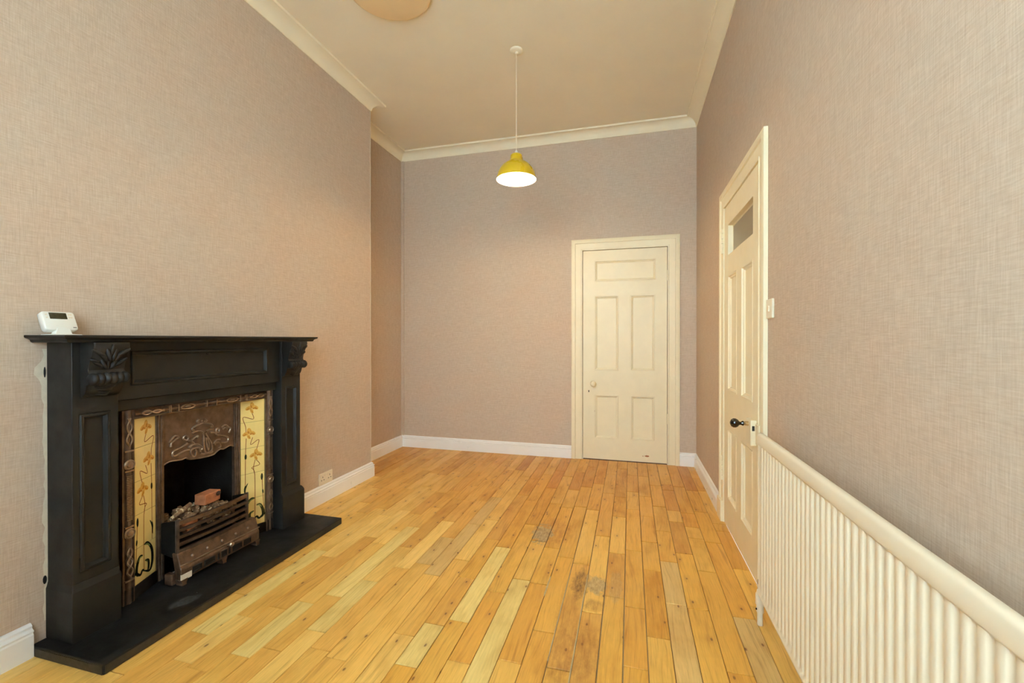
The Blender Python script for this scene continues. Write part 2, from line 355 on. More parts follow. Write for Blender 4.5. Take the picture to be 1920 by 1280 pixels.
# mouldings run along the walls with mitred corners (path keeps the room on its right)
def run_profile(path, prof, i):
    P = [Vector(p) for p in path]
    def off(j, o):
        ds = []
        if j > 0: ds.append((P[j] - P[j - 1]).normalized())
        if j < len(P) - 1: ds.append((P[j + 1] - P[j]).normalized())
        ns = [Vector((d.y, -d.x)) for d in ds]
        m = ns[0] if len(ns) == 1 else (ns[0] + ns[1]) / (1 + ns[0].dot(ns[1]))
        return P[j] + m * o
    return MB().loft([[(off(j, o).x, off(j, o).y, z) for o, z in prof] for j in (i, i + 1)])
CORN = [(0, 2.936), (.006, 2.936), (.008, 2.942)] + [(.075 - .067 * math.cos(t * math.pi / 2 / 7), 2.942 + .058 * math.sin(t * math.pi / 2 / 7)) for t in range(1, 8)] + [(.078, 2.998), (.086, 2.998), (.088, 3.003), (.088, CZ), (0, CZ)]
cp = [(L, FR), (L, CY), (XA, CY), (XA, B), (R, B), (R, FR)]
for i, lab in enumerate(('cream coved cornice along the top of the chimney breast wall', 'short cornice return where the chimney breast ends', 'cream coved cornice over the alcove side wall',
                         'cream coved cornice across the far end wall', 'cream coved cornice along the top of the right wall')):
    tag(run_profile(cp, CORN, i).build('trim_%d' % (i + 1), 'cornice', smooth=True, angle=25), lab, 'cornice', kind='structure')
SKIRT = [(0, 0), (.020, 0), (.020, .078), (.017, .083), (.017, .086), (.021, .089), (.021, .092), (.012, .099), (.0115, .104), (.0125, .107), (.006, .115), (0, .116)]
def skirt(name, path, lab, i=None):
    for k in ([i] if i is not None else range(len(path) - 1)):
        tag(run_profile(path, SKIRT, k).build(name, 'skirting', smooth=True, angle=25), lab, 'baseboard', kind='structure')
skirt('baseboard_front', [(L, FR), (L, 1.024)], 'white moulded skirting board at bottom left before the fireplace')
bp = [(L, 2.252), (L, CY), (XA, CY), (XA, B), (-0.5255, B)]
skirt('baseboard_left', bp, 'white moulded skirting board between fireplace and the breast corner under the socket', 0)
skirt('baseboard_return', bp, 'short skirting return round the end of the chimney breast', 1)
skirt('baseboard_alcove', bp, 'white moulded skirting board along the alcove side wall', 2)
skirt('baseboard_back', bp, 'long white moulded skirting board along the far wall left of the door', 3)
skirt('baseboard_corner', [(.417, B), (R, B), (R, 2.990)], 'short white skirting board right of the far door', 0)
skirt('baseboard_right', [(.417, B), (R, B), (R, 2.990)], 'white moulded skirting board on the right wall beyond the side door', 1)
skirt('baseboard_near', [(R, 2.030), (R, FR)], 'white skirting board on the right wall behind the radiator')

# ------------------------------------------------------------------ floor: every board a part
floor = struct(MB().box(XA, R, FR, B, -0.05, -0.006), 'floor', 'subfloor', 'varnished golden pine board floor with worn patches', 'floor')
PW, X0 = 0.0833, -0.0225
JO = {-28: [0.888, 1.423, 2.004, 2.521, 3.096, 3.385], -27: [1.016, 1.503, 2.072, 2.388, 2.818, 3.177, 3.631], -26: [0.675, 1.024, 1.393, 1.967, 2.492, 2.823, 3.358], -25: [1.042, 1.363, 1.643, 2.202, 2.549, 2.898, 3.492], -24: [0.644, 1.231, 1.684, 2.181, 2.526, 3.107, 3.608], -23: [0.799, 1.175, 1.571, 1.904, 2.23, 2.531, 2.908, 3.381], -22: [1.116, 1.504, 1.883, 2.425, 2.859, 3.24, 3.674], -21: [0.636, 1.228, 1.516, 2.036, 2.586, 2.872, 3.404], -20: [1.048, 1.513, 1.796, 2.09, 2.428, 3.014, 3.357], -19: [0.895, 1.273, 1.94, 2.521, 2.912, 3.305, 3.753], -18: [0.624, 1.144, 1.398, 1.893, 2.428, 2.983, 3.275, 3.858], -17: [1.128, 1.475, 2.143, 2.53, 2.919, 3.394], -16: [0.642, 1.217, 1.539, 2.087, 2.252, 2.499, 2.898, 3.263, 3.718], -15: [0.876, 1.272, 1.608, 2.323, 2.628, 2.955, 3.38], -14: [0.943, 1.395, 1.753, 2.085, 2.801, 3.097, 3.693], -13: [0.816, 1.315, 1.891, 2.45, 2.806, 3.276, 3.82], -12: [0.853, 1.291, 1.951, 2.248, 2.821, 3.112, 3.55], -11: [0.606, 1.121, 1.87, 2.453, 2.916, 3.565], -10: [0.9, 1.464, 2.036, 2.537, 3.095, 3.409], -9: [0.774, 1.324, 1.548, 1.891, 2.289, 3.002, 3.376], -8: [1.039, 1.591, 2.219, 2.914, 3.506], -7: [0.875, 1.388, 1.817, 2.534, 3.195, 3.628], -6: [0.913, 1.24, 1.94, 2.341, 2.905, 3.501], -5: [0.717, 1.435, 1.927, 2.277, 2.853, 3.204, 3.643], -4: [0.793, 1.16, 1.616, 2.198, 2.891, 3.29, 3.821], -3: [0.669, 1.2, 1.444, 2.15, 2.857, 3.385], -2: [0.835, 1.358, 1.779, 2.491, 3.196, 3.664], -1: [0.98, 1.35, 1.913, 2.308, 2.791, 3.139, 3.833], 0: [0.952, 1.516, 1.86, 2.361, 2.931, 3.271, 3.672], 1: [1.085, 1.691, 2.179, 2.483, 2.838, 3.197, 3.663], 2: [1.07, 1.431, 1.926, 2.286, 2.642, 3.029, 3.457], 3: [0.781, 1.316, 1.915, 2.394, 2.798, 2.977, 3.374, 3.507], 4: [0.967, 1.579, 2.236, 2.595, 2.746, 2.958, 3.474], 5: [0.681, 1.23, 1.902, 2.565, 3.001, 3.41], 6: [0.772, 1.365, 1.993, 2.301, 2.729, 2.834, 3.42, 3.715]}
TONE = {'pale': [(-6, 1.79), (-8, 1.6), (-6, 1.46), (-9, 1.42), (-19, 1.37), (-16, 1.4), (-15, 1.91), (-14, 1.64)],
        'grey': [(2, 1.81), (2, 2.14), (-12, 1.99), (-11, 2.15), (-11, 2.52), (-11, 2.75), (5, 1.76)],
        'dark': [(-17, 2.02), (-9, 1.84), (-9, 2.84), (3, 2.63), (3, 2.69), (-1, 2.08), (-2, 1.6), (-3, 1.71), (-11, 3.77), (-16, 2.74), (-14, 2.72), (5, 3.5), (-25, 3.32)]}
TCOL = {'pale': (236, 204, 124), 'grey': (222, 182, 112), 'dark': (219, 163, 76)}
rest = MB()
def plank_box(mb, x0, x1, y0, y1, z):
    b = .0012
    mb.loft([[(x0, y0, -.006), (x1, y0, -.006), (x1, y1, -.006), (x0, y1, -.006)], [(x0, y0, z - b), (x1, y0, z - b), (x1, y1, z - b), (x0, y1, z - b)],
             [(x0 + b, y0 + b, z), (x1 - b, y0 + b, z), (x1 - b, y1 - b, z), (x0 + b, y1 - b, z)]])
for k, js in JO.items():
    xa, xb = X0 + k * PW, X0 + (k + 1) * PW
    ymin = FR
    if xb <= L + .01: ymin = CY + .001
    xa = max(xa, (XA if ymin > 0 else L) + .0005); xb = min(xb, R - .0005)
    if xb - xa < .008: continue
    ys = [ymin] + [j for j in js if j > ymin + .02] + [B - .001]
    for y0, y1 in zip(ys[:-1], ys[1:]):
        rough = (-.35 < (xa + xb) / 2 < .05 and 1.1 < (y0 + y1) / 2 < 2.6) or (-.6 < xa < -.3 and 2.0 < (y0 + y1) / 2 < 2.7)
        g = random.uniform(.0013, .0022) if rough else random.uniform(.0008, .0014)
        e = random.uniform(.002, .0036) if rough else random.uniform(.0008, .0022)
        z = random.uniform(-.0007, .0002)
        if y1 < .93: plank_box(rest, xa + g, xb - g, y0 + e, y1 - e, z); continue
        mb = MB(); plank_box(mb, xa + g, xb - g, y0 + e, y1 - e, z)
        o = mb.build('plank', 'plank', floor)
        t = None
        for nm, l in TONE.items():
            for kk, yy in l:
                if kk == k and y0 < yy < y1: t = nm
        c = TCOL[t] if t else random.choice([(230, 176, 80), (228, 172, 76), (233, 182, 88), (225, 167, 71), (235, 186, 94), (222, 162, 68), (229, 174, 77)])
        j = random.uniform(-5, 5); ym = (y0 + y1) / 2
        if ym > 2.3:                                        # boards turn darker and redder towards the far wall
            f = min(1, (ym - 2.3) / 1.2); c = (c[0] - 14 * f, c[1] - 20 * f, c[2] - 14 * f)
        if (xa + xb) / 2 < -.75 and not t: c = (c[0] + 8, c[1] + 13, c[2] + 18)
        o.color = rgb(c[0] + j, c[1] + j, c[2] + j * .7)
ro = tag(rest.build('plank', 'plank', floor), kind='stuff'); ro.color = rgb(226, 176, 88)

for x, y0, y1, wd in ((X0 - 2 * PW - .0012, 1.38, 2.06, .0028), (X0 - 3 * PW, 1.47, 2.08, .0022), (X0 - 4 * PW, 1.84, 2.0, .0045)):
    fm_ = MB(); n = 14; r4 = random.Random(int(y0 * 100))
    lf_ = [x - wd * r4.uniform(.5, 1) for q in range(n + 1)]; rt_ = [x + wd * r4.uniform(.5, 1) for q in range(n + 1)]
    for q in range(n):
        ya_, yb_ = y0 + (y1 - y0) * q / n, y0 + (y1 - y0) * (q + 1) / n
        fm_.add([(lf_[q], ya_, .0004), (rt_[q], ya_, .0004), (rt_[q + 1], yb_, .0004), (lf_[q + 1], yb_, .0004)], [(0, 1, 2, 3)])
    tag(fm_.build('joint_filler', 'filler', floor), 'pale filler line in a wide joint')

# ------------------------------------------------------------------ doors
PAN = [(0, 0), (.002, .002), (.008, .002), (.012, -.006), (.018, -.008), (.022, -.014), (.026, -.0145)]
def door_face(T, off, width, ztop, panels, parent_name, label, base, zero, glass=None):
    """door leaf is the structure object itself; panels, frame and fittings are its parts"""
    holes = [(off + a, off + b, c, d) for a, b, c, d in panels] + ([(off + glass[0], off + glass[1], glass[2], glass[3])] if glass else [])
    d = thing(parent_name, base, label, 'door', 'structure')
    MB().slab(T, off, off + width, .007, ztop, -.040 + zero, zero, holes).build('leaf', 'door', d, bevel=.0012)
    for a, b, c, e in panels:
        MB().rings(T, off + a, off + b, c, e, [(i, zero + q) for i, q in PAN]).build('panel', 'door', d)
    return d
def architrave(T, a, b, za, zt, d, w0):
    """moulded frame round an opening; a, b inner edges, w0 width"""
    prof = [(0, -.012), (0, .012), (.010, .014), (.013, .010), (.062, .012), (.066, .019), (.078, .021), (.094, .019), (w0, .017), (w0, .0005), (.004, .0005)]
    pts = [(a, za), (a, zt), (b, zt), (b, za)]
    rings = []
    for i, (u, v) in enumerate(pts):
        du = -1 if i < 2 else 1; dv = 0 if i in (0, 3) else 1
        rings.append([T(u + du * o, v + dv * o, w_) for o, w_ in prof])
    MB().loft(rings).build('door_frame', 'door', d, smooth=True, angle=20)
PB = [(.107, .642, 1.632, 1.822), (.107, .321, .82, 1.50), (.423, .634, .82, 1.50), (.107, .321, .197, .595), (.427, .634, .197, .595)]
d1 = door_face(TB(B), -.421, .736, 1.917, PB, 'door_1', 'cream five panel door in the far end wall with a round cream knob', (-.053, B, 0), -.004)
architrave(TB(B), -.4245, .3185, 0, 1.9205, d1, .1)
MB().lathe((-.323, B, .700), (0, -1, 0), [(.020, .0), (.020, .003), (.010, .008), (.010, .024), (.019, .030), (.026, .040), (.027, .050), (.021, .060), (.010, .066), (.002, .067)], 20).build('knob', 'door', d1, smooth=True, angle=60)
MB().box(-.371, -.363, B - .0005, B + .006, .618, .636).build('keyhole', 'hole', d1)
for z in (1.62, .36): MB().tube([(.316, B - .010, z), (.316, B - .010, z + .09)], .0055, 8).build('hinge', 'door', d1)
ch = MB()
for (cx, cz, a, b, sd) in ((.146, .062, .022, .0075, 1), (.112, .060, .007, .003, 2), (-.312, .445, .0035, .012, 5)):
    rr = random.Random(sd); ch.add([(cx + a * math.cos(t * .628) * rr.uniform(.75, 1.1), B + .0034, cz + b * math.sin(t * .628) * rr.uniform(.75, 1.1)) for t in range(10)], [tuple(range(10))])
tag(ch.build('paint_chip', 'wood_bare', d1), 'brown bare wood where paint has chipped')
Z2 = .0055                                              # leaf stands this far into the room from the wall plane
P2 = [(.107, .321, .808, 1.472), (.423, .634, .808, 1.472), (.107, .321, .178, .582), (.427, .634, .178, .582)]
G2 = (.107, .642, 1.592, 1.765)
d2 = door_face(TR(R), 2.138, .736, 1.886, P2, 'door_2', 'cream side door with a small glass pane and black knob on the right wall', (R, 2.506, 0), Z2, G2)
architrave(TR(R), 2.1345, 2.8775, 0, 1.8895, d2, .1)
gb = MB().slab(TR(R), 2.138 + G2[0] - .001, 2.138 + G2[1] + .001, G2[2] - .001, G2[3] + .001, Z2 - .034, Z2 - .026, [(2.138 + G2[0] + .010, 2.138 + G2[1] - .010, G2[2] + .010, G2[3] - .010)])
gb.build('glazing_bead', 'door', d2)
MB().box(R - Z2 + .027, R - Z2 + .031, 2.138 + G2[0] + .008, 2.138 + G2[1] - .008, G2[2] + .008, G2[3] - .008).build('pane', 'frosted', d2)
MB().box(R - Z2 + .055, R - Z2 + .06, 2.20, 2.82, 1.55, 1.80).build('blind', 'frosted', d2)
lk = MB().box(R - Z2 - .026, R - Z2 + .001, 2.172, 2.252, .622, .737).build('rim_lock', 'door', d2, bevel=.003)
MB().box(R - Z2 - .020, R - Z2 - .010, 2.1705, 2.173, .690, .712).build('keyhole', 'hole', lk)
kx = R - Z2 - .026
MB().lathe((kx, 2.212, .716), (-1, 0, 0), [(.010, 0), (.010, .014), (.008, .015), (.008, .022)], 16).build('spindle', 'brass', d2, smooth=True)
MB().lathe((kx - .020, 2.212, .716), (-1, 0, 0), [(.011, 0), (.011, .005), (.008, .010), (.009, .018), (.017, .024), (.0215, .033), (.0215, .042), (.016, .051), (.006, .056)], 24).build('knob', 'knob_black', d2, smooth=True, angle=60)
MB().box(R - .022, R - .0125, 2.085, 2.130, .64, .73).build('lock_keeper', 'door', d2, bevel=.002)
for z in (1.62, .255):
    h = MB()
    for q in range(5): h.tube([(R - .018, 2.8775, z + q * .030), (R - .018, 2.8775, z + q * .030 + .027)], .0065, 8)
    h.build('hinge', 'door', d2)
for y in (2.875 + .004, ):
    MB().box(R - .026, R - .0005, y, y + .108, 0, .125).build('plinth_block', 'door', d2, bevel=.002)

# ------------------------------------------------------------------ hearth slab
hb = MB().box(L, -1.664, 1.025, 2.250, 0, .037)
hearth = tag(hb.build('hearth_slab', 'slate', bevel=.004, seg=2), 'black slate hearth slab lying on the boards in front of the fireplace', 'hearth')
eg = MB().box(-1.6645, -1.6632, 1.030, 2.245, .002, .030).box(L + .024, -1.668, 1.0238, 1.0255, .002, .030)
tag(eg.build('worn_edge', 'slate_edge', hearth), 'brown worn edge of the slab')
sm = MB(); rr = random.Random(3)
sm.add([(-1.742 + .034 * math.cos(t * .5236) * rr.uniform(.6, 1.1) + .012 * math.sin(t * .5236), 1.365 + .062 * math.sin(t * .5236) * rr.uniform(.6, 1.1), .0373) for t in range(12)], [tuple(range(12))])
M['dust'] = mat_speckle('pale_dust', (.03, .033, .036, 1), .8, .5, 60, 0.1)
tag(sm.build('dust_smear', 'dust', hearth), 'pale dusty smear')

# ------------------------------------------------------------------ mantelpiece
mp = thing('mantelpiece', (L, 1.618, .037), 'black painted wooden mantelpiece with carved corbels against the left wall', 'fireplace')
SH = [(0, 1.0915), (.178, 1.0915), (.186, 1.094), (.192, 1.100), (.200, 1.103), (.210, 1.106), (.217, 1.109), (.219, 1.113), (.217, 1.1165), (0, 1.1165)]
def shelf():
    rings = []
    y0, y1 = 1.035, 2.205; cut = .0
    outline = lambda o: [(L + .0005, y0 - o), (L + .178 + o, y0 - o), (L + .178 + o, y1 + o), (L + .0005, y1 + o)]
    lev = [(0, 1.0905), (.004, 1.0905), (.010, 1.094), (.012, 1.100), (.020, 1.104), (.030, 1.107), (.033, 1.110), (.033, 1.1155), (.031, 1.1165)]
    lev = [(o * .72, z) for o, z in lev]
    return MB().loft([[(x, y, z) for x, y in outline(o)] for o, z in lev])
shelf().build('mantel_shelf', 'black', mp, smooth=True, angle=25)
PPAN = [(0, 0), (.004, .004), (.010, .004), (.014, -.002), (.018, -.010), (.022, -.0105)]
for side, (a, b) in enumerate(((1.072, 1.216), (2.024, 2.168))):
    pa, pb = (a + .022, b - .027) if side == 0 else (a + .030, b - .026)
    pm = MB().slab(TL(L), a, b, .22, 1.0905, .0005, FL - L, [(pa, pb, .272, .834)])
    pil = pm.build('pillar', 'black', mp, bevel=.0015)
    MB().rings(TL(FL), pa, pb, .272, .834, PPAN).build('panel', 'black', pil)
    pa2, pb2 = (a - .006, b + .002) if side == 0 else (a - .002, b + .022)
    f = FL - L
    pl = MB().loft([[(L + .0005, p0, z), (L + x, p0, z), (L + x, p1, z), (L + .0005, p1, z)] for (x, p0, p1, z) in
                    ((f + .010, pa2, pb2, .037), (f + .010, pa2, pb2, .212), (f + .006, pa2 + .003, pb2 - .003, .222), (f + .001, a, b if side == 0 else pb2 - .014, .236))])
    pl.build('plinth', 'black', mp, bevel=.0012)
    # carved corbel: console block with scrolled profile, ribbed roll, leaf lobes above and a feathered tail below
    ca, cb = (1.097, 1.212) if side == 0 else (2.032, 2.147)
    prof = [(0, 1.0905), (.070, 1.0905), (.072, 1.078), (.066, 1.060), (.054, 1.036), (.044, 1.010), (.040, .992), (.046, .980), (.053, .968), (.053, .954), (.044, .944), (.032, .938), (.030, .926), (.024, .910), (.012, .898), (0, .893)]
    cor = MB().loft([[(FL + w_ * s, y, z + dz) for w_, z in prof] for y, s, dz in ((ca, .96, 0), (ca + .004, 1, 0), (cb - .004, 1, 0), (cb, .96, 0))])
    co = cor.build('corbel', 'black', mp, smooth=True, angle=35)
    roll = []
    n = 36
    for q in range(n + 1):
        t = q / n; roll.append((.0175 + .0055 * abs(math.sin(t * math.pi * 6)), t * (cb - ca + .004)))
    MB().lathe((FL + .050, ca - .002, .960), (0, 1, 0), roll, 14).build('ribbed_roll', 'black', co, smooth=True, angle=60)
    lf = MB(); yc = (ca + cb) / 2
    def surf(z):
        for (w0, z0), (w1, z1) in zip(prof[1:-1], prof[2:]):
            if z1 <= z <= z0: return w0 + (w1 - w0) * (z0 - z) / max(z0 - z1, 1e-6)
        return 0
    for sgn in (-1, 1):
        for q, (dy, z, ln, wd, ang) in enumerate(((.011, 1.050, .030, .008, .25), (.027, 1.046, .030, .009, .6), (.041, 1.056, .024, .008, 1.0), (.016, 1.012, .022, .008, .5), (.034, 1.014, .020, .008, .9), (.046, 1.026, .016, .007, 1.1))):
            out = FL + surf(z) + .001
            rot = Matrix.Rotation(sgn * -ang, 3, 'X')
            lf.ball((out, yc + sgn * dy, z), .010, wd, ln, 8, 5, rot)
    lf.tube(smooth_path([(FL + surf(z) + .002, yc, z) for z in (1.084, 1.06, 1.036, 1.01, .995)], 3), .0055, 6)
    tag(lf.build('carved_leaf', 'black', co, smooth=True, angle=60), kind='stuff')
    ft = MB()
    for q in range(5):
        z = .940 - q * .009; ww = (cb - ca) * (.94 - .13 * q) / 2
        ft.tube(smooth_path([(FL + .020 - q * .003, yc - ww, z + .006), (FL + .036 - q * .005, yc - ww * .5, z - .002), (FL + .040 - q * .005, yc, z - .006), (FL + .036 - q * .005, yc + ww * .5, z - .002), (FL + .020 - q * .003, yc + ww, z + .006)], 3), .0052, 6)
    tag(ft.build('carved_tail', 'black', co, smooth=True, angle=60), kind='stuff')
# frieze board with its long recessed panel, and the surround round the iron insert
FZ = -1.899
fm = MB().slab(TL(L), 1.216, 2.024, .866, 1.0905, .0005, FZ - L, [(1.267, 1.940, .920, 1.056)])
fz = fm.build('frieze', 'black', mp, bevel=.0015)
MB().rings(TL(FZ), 1.267, 1.940, .920, 1.056, PPAN).build('panel', 'black', fz)
MB().lathe((FZ - .010, 1.60, 1.040), (1, 0, 0), [(.010, 0), (.010, .003), (.006, .005), (.0, .0055)], 12).build('stud', 'black', fz)
MB().slab(TL(L), 1.216, 2.024, .820, .866, .0005, FZ - L - .022).build('lower_rail', 'black', mp, bevel=.004)
MB().slab(TL(L), 1.216, 2.028, .037, .822, .0005, -1.958 - L, [(1.262, 2.024, .036, .818)]).build('inner_surround', 'black', mp)

# torn paper edge and paint blotches on the wall beside the mantelpiece
tp = MB(); rr = random.Random(11); zs = [.10 + q * .022 for q in range(45)]
edge = [1.0715 - .006 - rr.uniform(0, .009) - (.030 * math.exp(-((z - .99) / .028) ** 2)) for z in zs]
for i in range(len(zs) - 1):
    tp.add([(L + .0012, edge[i], zs[i]), (L + .0012, 1.072, zs[i]), (L + .0012, 1.072, zs[i + 1]), (L + .0012, edge[i + 1], zs[i + 1])], [(0, 1, 2, 3)])
tag(tp.build('bare_plaster', 'plaster', wall_left), 'torn paper edge showing pale plaster')
bl = MB()
for cy, cz, a, b in ((1.066, .985, .0035, .020), (1.064, .245, .006, .016)):
    bl.ball((L + .001, cy, cz), .0025, a, b, 8, 5)
tag(bl.build('paint_blotch', 'black', wall_left), 'black paint smear on the wall edge')

# ------------------------------------------------------------------ cast iron insert
ins = thing('fireplace_insert', (-1.96, 1.645, .037), 'bronzed cast iron fireplace insert with yellow flower tiles inside the black mantelpiece', 'fireplace')
IX = -1.950
T0 = TL(IX)
def frame_member(a, b, c, d, vertical):
    mb = MB()
    n = 8
    if vertical:
        pr = [(a, -.012), (a, .004), (a + .005, .006), (a + .008, 0)] + [(a + .010 + (b - a - .020) * t / n, .010 * math.sin(math.pi * t / n)) for t in range(n + 1)] + [(b - .008, 0), (b - .005, .005), (b, .003), (b, -.012)]
        mb.loft([[T0(u, c, w_) for u, w_ in pr], [T0(u, d, w_) for u, w_ in pr]])
    else:
        pr = [(c, -.012), (c, .003), (c + .005, .005), (c + .008, 0)] + [(c + .010 + (d - c - .020) * t / n, .010 * math.sin(math.pi * t / n)) for t in range(n + 1)] + [(d - .008, 0), (d - .005, .006), (d, .004), (d, -.012)]
        mb.loft([[T0(a, v, w_) for v, w_ in pr], [T0(b, v, w_) for v, w_ in pr]])
    return mb
fl_ = frame_member(1.266, 1.311, .038, .8185, True).build('frame_side', 'iron', ins, smooth=True, angle=40)
fr_ = frame_member(1.979, 2.024, .038, .8185, True).build('frame_side', 'iron', ins, smooth=True, angle=40)
ft_ = frame_member(1.311, 1.979, .7765, .8185, False).build('frame_top', 'iron', ins, smooth=True, angle=40)
def swirl(yc, z0, z1, amp, horiz=False, flip=1, turns=2.2):
    pts = []
    for q in range(25):
        t = q / 24; a = flip * amp * math.sin(t * math.pi * 2 * turns / 2) * (1 - .3 * t); 
        pts.append((IX + .010, yc + a, z0 + (z1 - z0) * t) if not horiz else (IX + .010, z0 + (z1 - z0) * t, yc + a))
    return pts
for par, yc in ((fl_, 1.2885), (fr_, 2.0015)):
    orn = MB()
    for fp in (-1, 1):
        orn.tube(swirl(yc, .675, .785, .011, flip=fp), .0040, 6); orn.tube(swirl(yc, .150, .265, .011, flip=fp, turns=3), .0040, 6)
    for zc in (.598, .322):
        orn.lathe((IX + .006, yc, zc), (1, 0, 0), [(.021, 0), (.021, .005), (.017, .008), (.015, .005), (.012, .005), (.009, .009), (.0, .010)], 18)
    for q in range(26): orn.box(IX + .006, IX + .0108, yc - .010, yc + .010, .375 + q * .007, .3785 + q * .007)
    for z in (.13, .345, .57, .65): orn.box(IX, IX + .011, yc - .017, yc + .017, z, z + .006)
    tag(orn.build('relief_ornament', 'iron_lit', par, smooth=True, angle=45), kind='stuff')
orn = MB()
for fp in (-1, 1):
    orn.tube(swirl(.7975, 1.335, 1.425, .009, True, fp), .0028, 6); orn.tube(swirl(.7975, 1.955, 1.865, .009, True, fp), .0028, 6)
for y in (1.53, 1.76):
    orn.tube([(IX + .010, y + .032 * math.cos(t * .3927), .7975 + .010 * math.sin(t * .3927)) for t in range(17)], .0030, 6)
    orn.ball((IX + .009, y, .7975), .006, .014, .005)
for y in (1.445, 1.452, 1.485, 1.62, 1.67, 1.805, 1.838, 1.845): orn.box(IX, IX + .0115, y, y + .004, .782, .813)
tag(orn.build('relief_ornament', 'iron_lit', ft_, smooth=True, angle=45), kind='stuff')
MB().box(IX - .012, IX + .004, 1.268, 1.309, .038, .098).build('frame_foot', 'iron_dark', ins, bevel=.003)
MB().box(IX - .012, IX + .004, 1.981, 2.022, .038, .098).build('frame_foot', 'iron_dark', ins, bevel=.003)

